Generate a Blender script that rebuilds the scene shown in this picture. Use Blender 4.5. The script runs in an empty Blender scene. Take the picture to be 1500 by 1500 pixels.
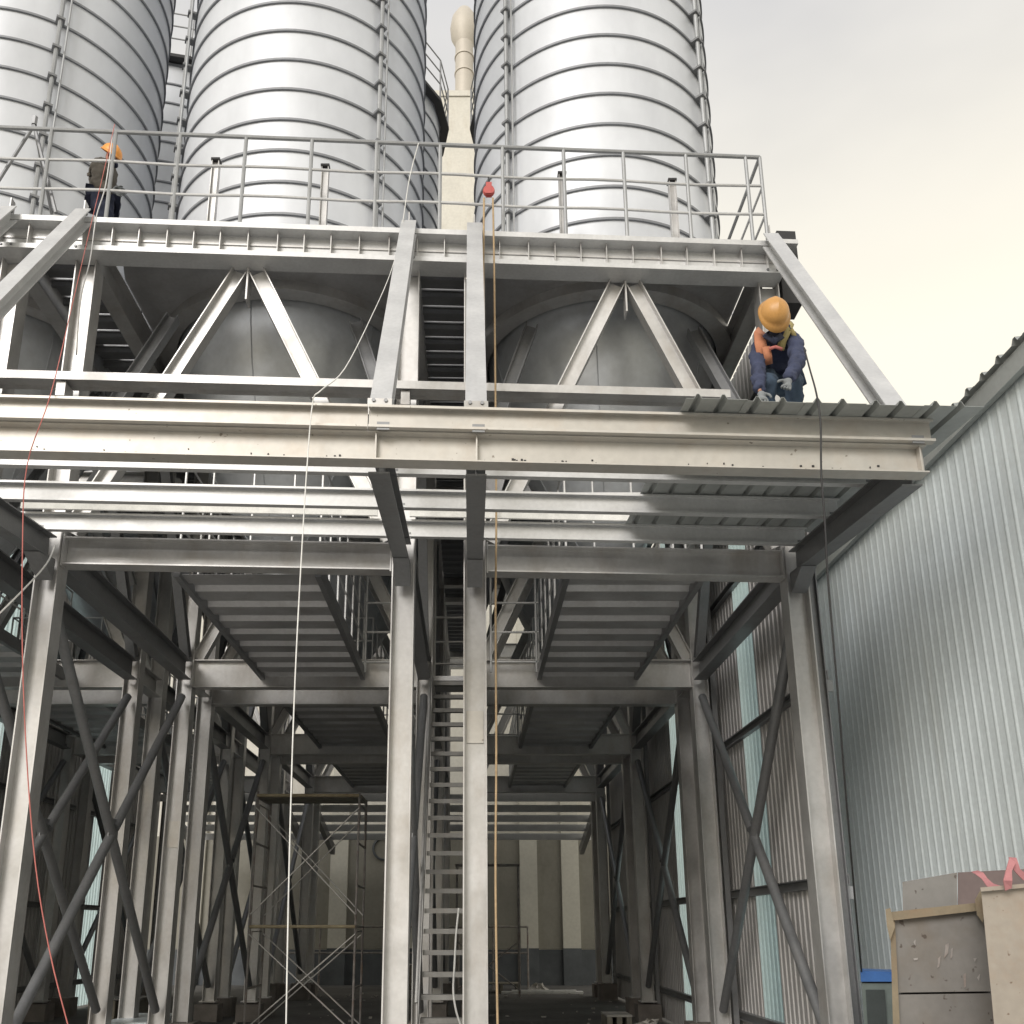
import bpy, math, random
from mathutils import Vector, Matrix
random.seed(7)
S = bpy.context.scene
COL = S.collection
R = math.radians
# ---------------------------------------------------------------- camera
H = 1.85                      # eye height above the yard
F, CX, CY = 1393.0, 690.0, 970.0
TT = (1360.0 - CY) / F
TILT = math.atan(TT)
cd = bpy.data.cameras.new('camera')
cam = bpy.data.objects.new('camera', cd); COL.objects.link(cam)
cam.location = (0, 0, H); cam.rotation_euler = (R(90) + TILT, 0, 0)
cd.sensor_width = 36; cd.lens = F / 1500 * 36
cd.shift_x = (750 - CX) / 1500; cd.shift_y = (CY - 750) / 1500
cd.clip_start = .05; cd.clip_end = 3000
S.camera = cam
# ---------------------------------------------------------------- world: hazy bright overcast
W = bpy.data.worlds.new('World'); S.world = W; W.use_nodes = True
nt = W.node_tree; nt.nodes.clear()
def wn(t, **k):
    n = nt.nodes.new(t)
    for a, b in k.items(): setattr(n, a, b)
    return n
out = wn('ShaderNodeOutputWorld'); bg = wn('ShaderNodeBackground'); sky = wn('ShaderNodeTexSky')
sky.sky_type = 'NISHITA'; sky.sun_disc = False; sky.sun_elevation = R(28); sky.sun_rotation = R(204)
sky.dust_density = 4; sky.air_density = 1.2
tc = wn('ShaderNodeTexCoord'); mp = wn('ShaderNodeMapping'); mp.inputs['Scale'].default_value = (1, 1, 2.4)
nz = wn('ShaderNodeTexNoise'); nz.inputs['Scale'].default_value = 2.6; nz.inputs['Detail'].default_value = 4; nz.inputs['Roughness'].default_value = .55
cr = wn('ShaderNodeValToRGB')
cr.color_ramp.elements[0].position = .38; cr.color_ramp.elements[0].color = (4.45, 4.45, 4.62, 1)
cr.color_ramp.elements[1].position = .62; cr.color_ramp.elements[1].color = (5.6, 5.5, 5.45, 1)
sep = wn('ShaderNodeSeparateXYZ'); mr = wn('ShaderNodeMapRange')
mr.inputs['From Min'].default_value = .78; mr.inputs['From Max'].default_value = .52
mr.inputs['To Min'].default_value = 0; mr.inputs['To Max'].default_value = 1
warm = wn('ShaderNodeMix', data_type='RGBA'); warm.inputs[7].default_value = (8.4, 7.85, 6.5, 1)
mx = wn('ShaderNodeMix', data_type='RGBA'); mx.inputs[0].default_value = .9
L = nt.links
L.new(tc.outputs['Generated'], mp.inputs[0]); L.new(mp.outputs[0], nz.inputs['Vector']); L.new(nz.outputs[0], cr.inputs[0])
L.new(tc.outputs['Generated'], sep.inputs[0]); L.new(sep.outputs[2], mr.inputs['Value']); L.new(mr.outputs[0], warm.inputs[0])
L.new(cr.outputs[0], warm.inputs[6]); L.new(sky.outputs[0], mx.inputs[6]); L.new(warm.outputs[2], mx.inputs[7])
L.new(mx.outputs[2], bg.inputs[0]); bg.inputs[1].default_value = .1
L.new(bg.outputs[0], out.inputs[0])
sd = bpy.data.lights.new('sun', 'SUN'); sd.energy = 1.4; sd.angle = R(26); sd.color = (1, .97, .94)
sun = bpy.data.objects.new('sun', sd); COL.objects.link(sun)
sun.rotation_euler = (R(62), 0, R(-24))
S.view_settings.view_transform = 'Standard'; S.view_settings.look = 'None'
S.view_settings.exposure = .52; S.view_settings.gamma = 1; S.view_settings.use_curve_mapping = False

# ---------------------------------------------------------------- materials
SP = {}
def mat(name, base, rough=.6, metal=0., var=.12, scale=6., dirt_or_sheen=None, dirt_or_sheen_amt=.0, bump=.0, stretch=(1, 1, 1), fine=.05,
        rvar=.0, dscale=3.0, streak=0., spots=None, trans=0.):
    m = bpy.data.materials.new(name); m.use_nodes = True
    t = m.node_tree; n = t.nodes; l = t.links
    p = n['Principled BSDF']; p.inputs['Metallic'].default_value = metal; p.inputs['Roughness'].default_value = rough
    co = n.new('ShaderNodeTexCoord'); oi = n.new('ShaderNodeObjectInfo')
    ad = n.new('ShaderNodeVectorMath'); ad.operation = 'ADD'
    sc = n.new('ShaderNodeVectorMath'); sc.operation = 'SCALE'; sc.inputs['Scale'].default_value = 37
    l.new(oi.outputs['Random'], sc.inputs[0]); l.new(co.outputs['Object'], ad.inputs[0]); l.new(sc.outputs[0], ad.inputs[1])
    mpp = n.new('ShaderNodeMapping'); mpp.inputs['Scale'].default_value = stretch; l.new(ad.outputs[0], mpp.inputs[0])
    n1 = n.new('ShaderNodeTexNoise'); n1.inputs['Scale'].default_value = scale; n1.inputs['Detail'].default_value = 5
    l.new(mpp.outputs[0], n1.inputs['Vector'])
    n2 = n.new('ShaderNodeTexNoise'); n2.inputs['Scale'].default_value = scale * 9; n2.inputs['Detail'].default_value = 3
    l.new(mpp.outputs[0], n2.inputs['Vector'])
    r1 = n.new('ShaderNodeMapRange'); r1.inputs['From Min'].default_value = .3; r1.inputs['From Max'].default_value = .7
    r1.inputs['To Min'].default_value = 1 - var; r1.inputs['To Max'].default_value = 1 + var; l.new(n1.outputs[0], r1.inputs['Value'])
    r2 = n.new('ShaderNodeMapRange'); r2.inputs['From Min'].default_value = .3; r2.inputs['From Max'].default_value = .7
    r2.inputs['To Min'].default_value = 1 - fine; r2.inputs['To Max'].default_value = 1 + fine; l.new(n2.outputs[0], r2.inputs['Value'])
    r3 = n.new('ShaderNodeMapRange'); r3.inputs['To Min'].default_value = 1 - var * .6; r3.inputs['To Max'].default_value = 1 + var * .4
    l.new(oi.outputs['Random'], r3.inputs['Value'])
    m1 = n.new('ShaderNodeMath'); m1.operation = 'MULTIPLY'; l.new(r1.outputs[0], m1.inputs[0]); l.new(r2.outputs[0], m1.inputs[1])
    m2 = n.new('ShaderNodeMath'); m2.operation = 'MULTIPLY'; l.new(m1.outputs[0], m2.inputs[0]); l.new(r3.outputs[0], m2.inputs[1])
    vm = n.new('ShaderNodeVectorMath'); vm.operation = 'SCALE'; vm.inputs[0].default_value = base; l.new(m2.outputs[0], vm.inputs['Scale'])
    last = vm.outputs[0]
    if dirt_or_sheen:
        n3 = n.new('ShaderNodeTexNoise'); n3.inputs['Scale'].default_value = dscale; n3.inputs['Detail'].default_value = 8; n3.inputs['Roughness'].default_value = .65
        mp3 = n.new('ShaderNodeMapping'); mp3.inputs['Scale'].default_value = (1, 1, 1 - streak); l.new(ad.outputs[0], mp3.inputs[0]); l.new(mp3.outputs[0], n3.inputs['Vector'])
        r4 = n.new('ShaderNodeMapRange'); r4.inputs['From Min'].default_value = .5; r4.inputs['From Max'].default_value = .78
        r4.inputs['To Max'].default_value = dirt_or_sheen_amt; l.new(n3.outputs[0], r4.inputs['Value'])
        x = n.new('ShaderNodeMix'); x.data_type = 'RGBA'; x.inputs[7].default_value = (*dirt_or_sheen, 1)
        l.new(r4.outputs[0], x.inputs[0]); l.new(last, x.inputs[6]); last = x.outputs[2]
    if spots:
        n4 = n.new('ShaderNodeTexNoise'); n4.inputs['Scale'].default_value = 16; n4.inputs['Detail'].default_value = 2
        l.new(ad.outputs[0], n4.inputs['Vector'])
        r5 = n.new('ShaderNodeMapRange'); r5.inputs['From Min'].default_value = .67 if 'bin' in name else .715; r5.inputs['From Max'].default_value = .71 if 'bin' in name else .75
        r5.inputs['To Max'].default_value = .75; l.new(n4.outputs[0], r5.inputs['Value'])
        x = n.new('ShaderNodeMix'); x.data_type = 'RGBA'; x.inputs[7].default_value = (*spots, 1)
        l.new(r5.outputs[0], x.inputs[0]); l.new(last, x.inputs[6]); last = x.outputs[2]
    l.new(last, p.inputs['Base Color'])
    if rvar:
        r6 = n.new('ShaderNodeMapRange'); r6.inputs['From Min'].default_value = .3; r6.inputs['From Max'].default_value = .7
        r6.inputs['To Min'].default_value = rough - rvar; r6.inputs['To Max'].default_value = rough + rvar
        l.new(n1.outputs[0], r6.inputs['Value']); l.new(r6.outputs[0], p.inputs['Roughness'])
    if bump:
        b = n.new('ShaderNodeBump'); b.inputs['Strength'].default_value = bump; b.inputs['Distance'].default_value = .02
        l.new(n1.outputs[0], b.inputs['Height']); l.new(b.outputs[0], p.inputs['Normal'])
    if trans:
        tr = n.new('ShaderNodeBsdfTranslucent'); l.new(last, tr.inputs['Color'])
        ms = n.new('ShaderNodeMixShader'); ms.inputs[0].default_value = trans
        l.new(p.outputs[0], ms.inputs[1]); l.new(tr.outputs[0], ms.inputs[2]); l.new(ms.outputs[0], n['Material Output'].inputs['Surface'])
    return m
M = {}
M['steel'] = mat('galvanised_steel_beam', (.54, .535, .53), .42, .5, .13, 2.2, dirt_or_sheen=(.36, .32, .28), dirt_or_sheen_amt=.55, rvar=.12, streak=.6)
M['edge'] = mat('galvanised_edge_beam', (.54, .52, .485), .45, .35, .07, 1.5, dirt_or_sheen=(.42, .35, .28), dirt_or_sheen_amt=.5, spots=(.16, .13, .10))
M['steel_d'] = mat('weathered_steel_tube', (.25, .255, .265), .45, .5, .12, 3, dirt_or_sheen=(.15, .14, .13), dirt_or_sheen_amt=.5, rvar=.08)
M['zinc'] = mat('bright_zinc', (.60, .605, .61), .45, .35, .08, 3, rvar=.08)
M['railst'] = mat('grey_rail_tube', (.34, .35, .36), .5, .3, .1, 4)
M['deck'] = mat('zinc_deck', (.50, .50, .51), .45, .5, .12, 2.5, dirt_or_sheen=(.25, .22, .2), dirt_or_sheen_amt=.4, rvar=.1)
M['sheet'] = mat('grey_roof_sheet', (.38, .40, .395), .45, .3, .1, 2, dirt_or_sheen=(.27, .27, .26), dirt_or_sheen_amt=.4)
M['hoop'] = mat('silo_hoop_steel', (.25, .26, .28), .55, .25, .08, 3)
M['cone'] = mat('hopper_steel', (.56, .585, .615), .42, .4, .10, 1.4, dirt_or_sheen=(.38, .37, .35), dirt_or_sheen_amt=.35, rvar=.12, dscale=1.2)
M['wall'] = mat('pale_wall_sheet', (.76, .83, .86), .45, .1, .04, 2, dirt_or_sheen=(.45, .46, .43), dirt_or_sheen_amt=.4, streak=.8, dscale=2)
M['clad'] = mat('grey_cladding', (.50, .49, .485), .5, .2, .08, 2, dirt_or_sheen=(.28, .25, .22), dirt_or_sheen_amt=.4, streak=.8)
M['clear'] = mat('translucent_sheet', (.74, .91, .95), .4, 0, .05, 2, trans=.92)
M['beige'] = mat('beige_plaster', (.66, .64, .58), .85, 0, .05, 1, dirt_or_sheen=(.48, .43, .34), dirt_or_sheen_amt=.4, streak=.7)
M['dimwall'] = mat('dim_plaster_panel', (.26, .25, .215), .85, 0, .08, 1, dirt_or_sheen=(.15, .14, .11), dirt_or_sheen_amt=.4, streak=.7)
M['beige2'] = mat('pale_pilaster', (.58, .565, .50), .85, 0, .05, 1)
M['skirt'] = mat('grey_skirting', (.10, .11, .12), .8, 0, .2, 2)
M['ground'] = mat('dusty_concrete', (.10, .097, .092), .9, 0, .25, .7, dirt_or_sheen=(.055, .052, .05), dirt_or_sheen_amt=.7, dscale=.6, fine=.15, bump=.3)
M['bounce_slab'] = mat('pale_bounce_concrete', (.44, .43, .41), .9, 0, .12, .8, dirt_or_sheen=(.3, .28, .26), dirt_or_sheen_amt=.5)
M['plinth'] = mat('plinth_concrete', (.20, .18, .165), .9, 0, .2, 4, bump=.4)
M['duct'] = mat('beige_duct', (.56, .52, .46), .6, .2, .06, 3, dirt_or_sheen=(.4, .36, .3), dirt_or_sheen_amt=.4)
M['black'] = mat('dark_rubber', (.03, .03, .032), .6)
M['rope'] = mat('hemp_rope', (.45, .33, .20), .9, 0, .15, 20)
M['white'] = mat('white_cord', (.75, .75, .73), .8)
M['red'] = mat('red_cord', (.50, .16, .14), .8)
M['pink'] = mat('pink_strap', (.46, .20, .21), .8, 0, .15, 10)
M['pulley'] = mat('red_pulley', (.5, .10, .09), .5)
M['tread'] = mat('stair_steel', (.30, .295, .285), .55, .3, .15, 4, dirt_or_sheen=(.25, .2, .15), dirt_or_sheen_amt=.4)
M['yellow'] = mat('yellow_scaffold_tube', (.42, .36, .24), .6, .1, .2, 8, dirt_or_sheen=(.25, .15, .08), dirt_or_sheen_amt=.7)
M['rusty'] = mat('rusty_scaffold_tube', (.34, .32, .31), .6, .3, .25, 8, dirt_or_sheen=(.24, .13, .08), dirt_or_sheen_amt=.7)
M['box'] = mat('grey_bin_steel', (.235, .225, .215), .6, .2, .08, 2, dirt_or_sheen=(.20, .16, .12), dirt_or_sheen_amt=.6, dscale=2.5, spots=(.08, .06, .05))
M['box2'] = mat('beige_bin_steel', (.35, .31, .265), .65, .1, .07, 2, dirt_or_sheen=(.33, .20, .12), dirt_or_sheen_amt=.5, dscale=2.5, spots=(.14, .08, .05))
M['oldwood'] = mat('tan_rusted_rail', (.26, .215, .15), .75, 0, .2, 6, dirt_or_sheen=(.2, .11, .06), dirt_or_sheen_amt=.7)
M['brownbox'] = mat('brown_bin_side', (.17, .13, .125), .7, 0, .12, 3)
M['blue'] = mat('blue_cabinet_band', (.05, .14, .38), .5)
M['cabinet'] = mat('grey_green_cabinet', (.16, .19, .18), .5)
M['screen'] = mat('dark_cabinet_door', (.06, .07, .07), .4)
M['helmet'] = mat('yellow_orange_helmet', (.56, .29, .085), .42, 0, .06, 6, dirt_or_sheen=(.4, .2, .06), dirt_or_sheen_amt=.4)
M['helmet2'] = mat('orange_helmet', (.80, .33, .06), .42)
M['denim'] = mat('navy_work_cloth', (.045, .055, .105), .9, 0, .25, 7, bump=.5)
M['denim2'] = mat('slate_blue_trousers', (.05, .078, .12), .9, 0, .25, 7, bump=.5)
M['brown'] = mat('olive_brown_jacket', (.085, .075, .062), .9, 0, .25, 8, bump=.5)
M['navy'] = mat('dark_navy_cloth', (.02, .025, .05), .9, 0, .2, 8)
M['vest'] = mat('orange_vest', (.48, .20, .11), .9, 0, .1, 10)
M['vest2'] = mat('yellow_vest_tape', (.36, .30, .13), .9)
M['glove'] = mat('grey_work_glove', (.20, .215, .225), .9, 0, .2, 20)
M['skin'] = mat('skin', (.42, .22, .15), .6)
M['junk'] = mat('pale_debris', (.45, .43, .40), .9, 0, .3, 6)
M['plank'] = mat('scaffold_plank', (.25, .23, .19), .8, 0, .25, 6)

# ---------------------------------------------------------------- helpers
WL = {}                                   # world location of each object (only translations are used)
def tag(o, label=None, cat=None, group=None, kind=None):
    if label: o['label'] = label
    if cat: o['category'] = cat
    if group: o['group'] = group
    if kind: o['kind'] = kind
    return o
def thing(name, loc, label, cat, group=None):
    o = bpy.data.objects.new(name, None); COL.objects.link(o); o.location = loc; o.empty_display_size = .2
    WL[o] = Vector(loc); return tag(o, label, cat, group)
def link(o, parent, wloc):
    COL.objects.link(o); WL[o] = Vector(wloc)
    if parent: o.parent = parent; o.location = Vector(wloc) - WL[parent]
    else: o.location = wloc
    return o
def dup(o, parent, wloc, name=None):
    c = o.copy()
    if name: c.name = name
    return link(c, parent, wloc)
class MB:
    def __init__(s): s.v = []; s.f = []
    def box(s, a, b):
        i = len(s.v); x0, y0, z0 = a; x1, y1, z1 = b
        s.v += [(x0,y0,z0),(x1,y0,z0),(x1,y1,z0),(x0,y1,z0),(x0,y0,z1),(x1,y0,z1),(x1,y1,z1),(x0,y1,z1)]
        s.f += [[i+k for k in q] for q in ((3,2,1,0),(4,5,6,7),(0,1,5,4),(1,2,6,5),(2,3,7,6),(3,0,4,7))]; return s
    def ext(s, p0, p1, poly, u, ends=True):
        p0 = Vector(p0); p1 = Vector(p1); w = (p1 - p0).normalized(); u = Vector(u); u = (u - w * u.dot(w)).normalized(); v = w.cross(u)
        i = len(s.v); n = len(poly)
        for p in (p0, p1):
            for a, b in poly: s.v.append(tuple(p + u * a + v * b))
        for k in range(n):
            j = (k + 1) % n; s.f.append([i+k, i+j, i+n+j, i+n+k])
        if ends: s.f.append([i+k for k in range(n)][::-1]); s.f.append([i+n+k for k in range(n)])
        return s
    def bar(s, p0, p1, a, b=None, u=(0, 0, 1)):
        b = b or a; return s.ext(p0, p1, [(-a/2,-b/2),(a/2,-b/2),(a/2,b/2),(-a/2,b/2)], u)
    def rod(s, p0, p1, r, n=8):
        w = (Vector(p1) - Vector(p0)).normalized(); u = (1, 0, 0) if abs(w.x) < .8 else (0, 0, 1)
        return s.ext(p0, p1, [(r*math.cos(2*math.pi*k/n), r*math.sin(2*math.pi*k/n)) for k in range(n)], u)
    def path(s, pts, r, n=6):
        pts = [Vector(p) for p in pts]; i0 = len(s.v); u = None
        for k, p in enumerate(pts):
            w = (pts[min(k+1, len(pts)-1)] - pts[max(k-1, 0)]).normalized()
            if u is None: u = Vector((1, 0, 0)) if abs(w.x) < .8 else Vector((0, 0, 1))
            u = (u - w * u.dot(w)).normalized(); v = w.cross(u)
            for a in range(n): s.v.append(tuple(p + (u * math.cos(2*math.pi*a/n) + v * math.sin(2*math.pi*a/n)) * r))
        for k in range(len(pts)-1):
            for a in range(n): b = (a+1) % n; s.f.append([i0+k*n+a, i0+k*n+b, i0+(k+1)*n+b, i0+(k+1)*n+a])
        s.f.append([i0+a for a in range(n)][::-1]); s.f.append([i0+(len(pts)-1)*n+a for a in range(n)]); return s
    def lathe(s, c, prof, n=64, close=False):
        i = len(s.v); m = len(prof)
        for k in range(n):
            a = 2*math.pi*k/n
            for r, z in prof: s.v.append((c[0]+r*math.cos(a), c[1]+r*math.sin(a), c[2]+z))
        for k in range(n):
            j = (k+1) % n
            for q in range(m if close else m-1): q2 = (q+1) % m; s.f.append([i+k*m+q, i+j*m+q, i+j*m+q2, i+k*m+q2])
        return s
    def build(s, name, m, parent=None, smooth=False, angle=None):
        c = sum((Vector(p) for p in s.v), Vector()) / len(s.v)
        me = bpy.data.meshes.new(name); me.from_pydata([tuple(Vector(p) - c) for p in s.v], [], s.f); me.materials.append(m)
        if smooth or angle:
            me.shade_smooth()
            if angle: me.set_sharp_from_angle(angle=R(angle))
        me.update(); o = bpy.data.objects.new(name, me); return link(o, parent, c)
def Hp(w, h, tf=.014, tw=.010):          # u = flange direction (w), v = web direction (h)
    a, b, t, q = w/2, h/2, tf, tw/2
    return [(-a,-b),(a,-b),(a,-b+t),(q,-b+t),(q,b-t),(a,b-t),(a,b),(-a,b),(-a,b-t),(-q,b-t),(-q,-b+t),(-a,-b+t)]
def Cp(d, h, lip=.022, t=.006):          # open towards -u
    a, b = d, h/2
    return [(0,-b),(0,b),(-a,b),(-a,b-lip),(-a+t,b-lip),(-a+t,b-t),(-t,b-t),(-t,-b+t),(-a+t,-b+t),(-a+t,-b+lip),(-a,-b+lip),(-a,-b)]
def warp(X, Y):                           # the front bay is set out slightly askew
    return Y + .05 * X * max(0, min(1, (14.9 - Y) / 4.9)) if Y > 9 else Y + .05 * X
def P(x, y, Y, w=True):                   # point seen at photo pixel (x,y) on plane Y
    Yw = Y
    for _ in range(12):
        dx = (x - CX) / F; dy = -(y - CY) / F
        d = Vector((dx, math.cos(TILT) - dy * math.sin(TILT), math.sin(TILT) + dy * math.cos(TILT)))
        k = Yw / d.y; p = Vector((d.x * k, Yw, H + d.z * k))
        if not w: return p
        Yw = warp(p.x, Y)
    return p
def V(X, Y, Z): return Vector((X, warp(X, Y), H + Z))
def XX(x, y, Y): return P(x, y, Y).x

# ---------------------------------------------------------------- setting: yard
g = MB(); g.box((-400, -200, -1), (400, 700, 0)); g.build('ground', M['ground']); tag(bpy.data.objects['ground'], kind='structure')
yard = MB(); yard.box((-14, -14, .004), (12, 11.4, .02)); tag(yard.build('bounce_paving', M['bounce_slab']), kind='structure')  # unseen pale slab added to bounce light up onto decks and hoppers

# ================================================================= STEEL SUPPORT FRAME
CXs = [-9.0, -5.46, -4.6, -.75, .042, 3.68]
ROWS = [10.0, 14.9, 16.1, 21.0, 22.2, 27.1, 28.3]
TOPZ = 7.70
frame = thing('steel_support_frame', (0, 10, 0), 'tall galvanised steel frame of columns and beams carrying the silos', 'steel frame')
for r, Y in enumerate(ROWS):
    for X in CXs:
        b = V(X, Y, 0); b.z = 0
        MB().box((b.x-.24, b.y-.24, 0), (b.x+.24, b.y+.24, .34 + .04*((r*7) % 3))).build('plinth', M['plinth'], frame)
        c = MB(); c.ext((b.x, b.y, .36), (b.x, b.y, H+TOPZ-.004), Hp(.24, .25), (0, 1, 0)); c.build('column', M['steel'], frame)
        pz = .40; p = MB(); p.box((b.x-.17, b.y-.17, pz-.02), (b.x+.17, b.y+.17, pz)); p.build('base_plate', M['steel'], frame)
# splice plates seen on the front column B and on the second row
def splice(X, Y, z0, z1):
    b = V(X, Y, 0); q = MB()
    q.box((b.x-.09, b.y-.022, H+z0), (b.x+.09, b.y-.008, H+z1)); q.build('splice_plate', M['edge'], frame)
splice(.042, 10, 1.90, 2.25); splice(-4.6, 14.9, 1.2, 1.6)
def seg_pairs():
    return [(-9.0, -5.46), (-5.46, -4.6), (-4.6, -.75), (-.75, .042), (.042, 3.68)]
for r, Y in enumerate(ROWS):
    for (a, b) in seg_pairs():
        if r and b - a < 1: continue
        if b - a > 1:
            cz, ch = (3.985, .32) if r == 0 else (3.96, .46)
            p0 = V(a+.128, Y, cz); p1 = V(b-.128, Y, cz)
            m = MB().ext(p0, p1, Hp(.20, ch, .016, .01), (0, 1, 0)); m.build('lower_chord', M['steel'], frame)
            # inverted V brace
            mid = (a+b)/2 + (.04 if a > 0 else -.02)
            for e, sgn in ((a+.17, -1), (b-.17, 1)):
                m = MB().ext(V(mid+.10*sgn, Y, TOPZ-.03), V(e, Y, 4.22), Hp(.16, .19), (0, 1, 0)); m.build('diagonal_brace', M['steel'], frame)
            gp = MB(); q = V(mid, Y, TOPZ); gp.box((q.x-.01, q.y-.085, q.z-.45), (q.x+.01, q.y+.085, q.z-.004)); gp.build('gusset_plate', M['steel'], frame)
    if r: # transverse top beams of the rows behind
        m = MB().ext(V(-9.1, Y, 7.93), V(3.8, Y, 7.93), Hp(.22, .42), (0, 1, 0)); m.build('platform_beam', M['steel'], frame)
# longitudinal beams
for X in CXs:
    for i in range(0, len(ROWS)-1):
        y0, y1 = ROWS[i]+.13, ROWS[i+1]-.13
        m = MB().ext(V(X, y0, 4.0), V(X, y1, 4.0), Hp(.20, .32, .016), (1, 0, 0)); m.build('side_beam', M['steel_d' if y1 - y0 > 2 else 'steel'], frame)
        m = MB().ext(V(X, y0, 7.90), V(X, y1, 7.90), Hp(.20, .40, .016), (1, 0, 0)); m.build('platform_beam', M['steel'], frame)
        if y1 - y0 > 2:
            # upper V in the side truss
            ym = (y0+y1)/2
            for e in (y0, y1):
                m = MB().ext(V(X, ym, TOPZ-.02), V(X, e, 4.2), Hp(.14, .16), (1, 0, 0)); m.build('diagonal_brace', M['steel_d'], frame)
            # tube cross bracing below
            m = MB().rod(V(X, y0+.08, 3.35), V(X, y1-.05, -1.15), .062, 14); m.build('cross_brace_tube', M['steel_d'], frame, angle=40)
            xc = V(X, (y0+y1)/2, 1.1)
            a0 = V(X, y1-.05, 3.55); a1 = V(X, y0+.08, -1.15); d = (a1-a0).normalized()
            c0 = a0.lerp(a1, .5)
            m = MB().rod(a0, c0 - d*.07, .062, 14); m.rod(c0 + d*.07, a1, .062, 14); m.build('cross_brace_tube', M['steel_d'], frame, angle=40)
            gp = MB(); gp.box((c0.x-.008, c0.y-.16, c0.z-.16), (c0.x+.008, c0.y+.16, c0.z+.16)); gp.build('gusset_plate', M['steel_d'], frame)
# corner struts under the silo rings
SIL = [(-7.0, 12.45), (-2.62, 12.45), (1.92, 12.45)]
for (a, b) in ((-9.0, -5.46), (-4.6, -.75), (.042, 3.68)):
    for Yc in (12.45, 18.55):
        for X, sx in ((a, 1), (b, -1)):
            for Yr, sy in ((Yc-2.35, 1), (Yc+2.35, -1)):
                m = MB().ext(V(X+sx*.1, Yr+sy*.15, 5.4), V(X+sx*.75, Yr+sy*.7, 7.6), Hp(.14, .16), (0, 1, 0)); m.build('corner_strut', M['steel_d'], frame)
# platform front fascia beam with stiffeners: channel section open to the camera
fa = MB(); xa, xb = -9.2, 3.82
def bx(m, x0, x1, y0, y1, z0, z1):        # skewed box
    i = len(m.v)
    for z in (z0, z1):
        for X, Y in ((x0, y0), (x1, y0), (x1, y1), (x0, y1)): m.v.append(tuple(V(X, Y, z)))
    m.f += [[i+k for k in q] for q in ((3,2,1,0),(4,5,6,7),(0,1,5,4),(1,2,6,5),(2,3,7,6),(3,0,4,7))]
for za, zb in ((8.09, 8.16), (7.70, 7.765)): bx(fa, xa, xb, 9.70, 9.98, za, zb)
bx(fa, xa, xb, 9.86, 9.872, 7.765, 8.09)
fa.build('platform_fascia_beam', M['zinc'], frame)
X = -6.9
while X < 3.75:
    s = MB(); bx(s, X, X+.010, 9.76, 9.86, 7.765, 8.09); s.build('stiffener', M['steel'], frame); X += .31 + .05*random.random()
lz = MB(); bx(lz, xa, xb-.05, 9.845, 9.86, 7.95, 7.975); lz.build('cable_tray', M['steel'], frame)
# front girt in front of the truss
m = MB(); m.ext(V(-9.2, 9.74, 5.97), V(3.0, 9.74, 5.97), Hp(.1, .24), (0, 0, 1)); m.build('front_girt', M['steel'], frame)
for X in (-5.46, -4.6, -.75, .042, 3.68):
    q = MB(); bx(q, X-.05, X+.05, 9.66, 9.87, 5.74, 5.915); q.build('bracket', M['steel'], frame)
# inclined struts down to the canopy
for X in (-9.0, -5.46, -4.6, -.75, .042, 3.68):
    m = MB().ext(V(X, 9.70, 8.18) , V(X, 7.04, 4.07), Hp(.18, .15), (1, 0, 0)); m.build('canopy_strut', M['zinc'], frame)
    q = MB(); bx(q, X-.11, X+.11, 9.66, 9.70, 8.0, 8.3) if False else bx(q, X-.006, X+.006, 9.66, 9.76, 8.165, 8.36); q.build('gusset_plate', M['steel'], frame)
    q = MB(); bx(q, X-.10, X+.10, 6.985, 7.0, 4.05, 4.2); q.build('gusset_plate', M['steel'], frame)
bolt = MB().ext((0, 0, 0), (0, -.022, 0), [(.017*math.cos(k*math.pi/3), .017*math.sin(k*math.pi/3)) for k in range(6)], (1, 0, 0)).build('bolt', M['steel_d'], frame)
WL[bolt] = Vector((0, 0, 0)); first = True
def put_bolt(p):
    global first
    if first: bolt.location = p - WL[frame]; WL[bolt] = p; first = False
    else: dup(bolt, frame, p)
for X in CXs[1:]:
    for s_ in (-1, 1):
        if (X, s_) in ((3.68, 1), (-5.46, 1), (-4.6, -1), (-.75, 1), (.042, -1)): continue
        e = MB(); bx(e, X+s_*.140-.009, X+s_*.140+.009, 9.885, 9.99, 3.80, 4.17); e.build('end_plate', M['steel'], frame)
        continue
        e = MB(); bx(e, min(X+s_*.15, X+s_*.32), max(X+s_*.15, X+s_*.32), 9.978, 9.992, 3.87, 4.10); e.build('splice_plate', M['steel'], frame)
        for dx in (.19, .28):
            for z in (3.91, 3.985, 4.06): put_bolt(V(X+s_*dx, 9.978, z))
    for z in (7.74, 8.12):
        for dx in (-.06, .06): put_bolt(V(X+dx, 9.698, z) + Vector((0, -.09 if z > 8 else 0, 0)))
    for z in (4.12, 4.18):
        for dx in (-.05, .05): put_bolt(V(X+dx, 6.984, z))
# end of the right hand side truss
q = MB(); bx(q, 3.84, 4.08, 9.86, 10.2, 7.40, 8.45); q.build('truss_end_block', M['black'], frame)
q = MB(); bx(q, 3.7, 4.02, 9.66, 9.8, 8.1, 8.16); q.build('bracket', M['zinc'], frame)

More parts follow.
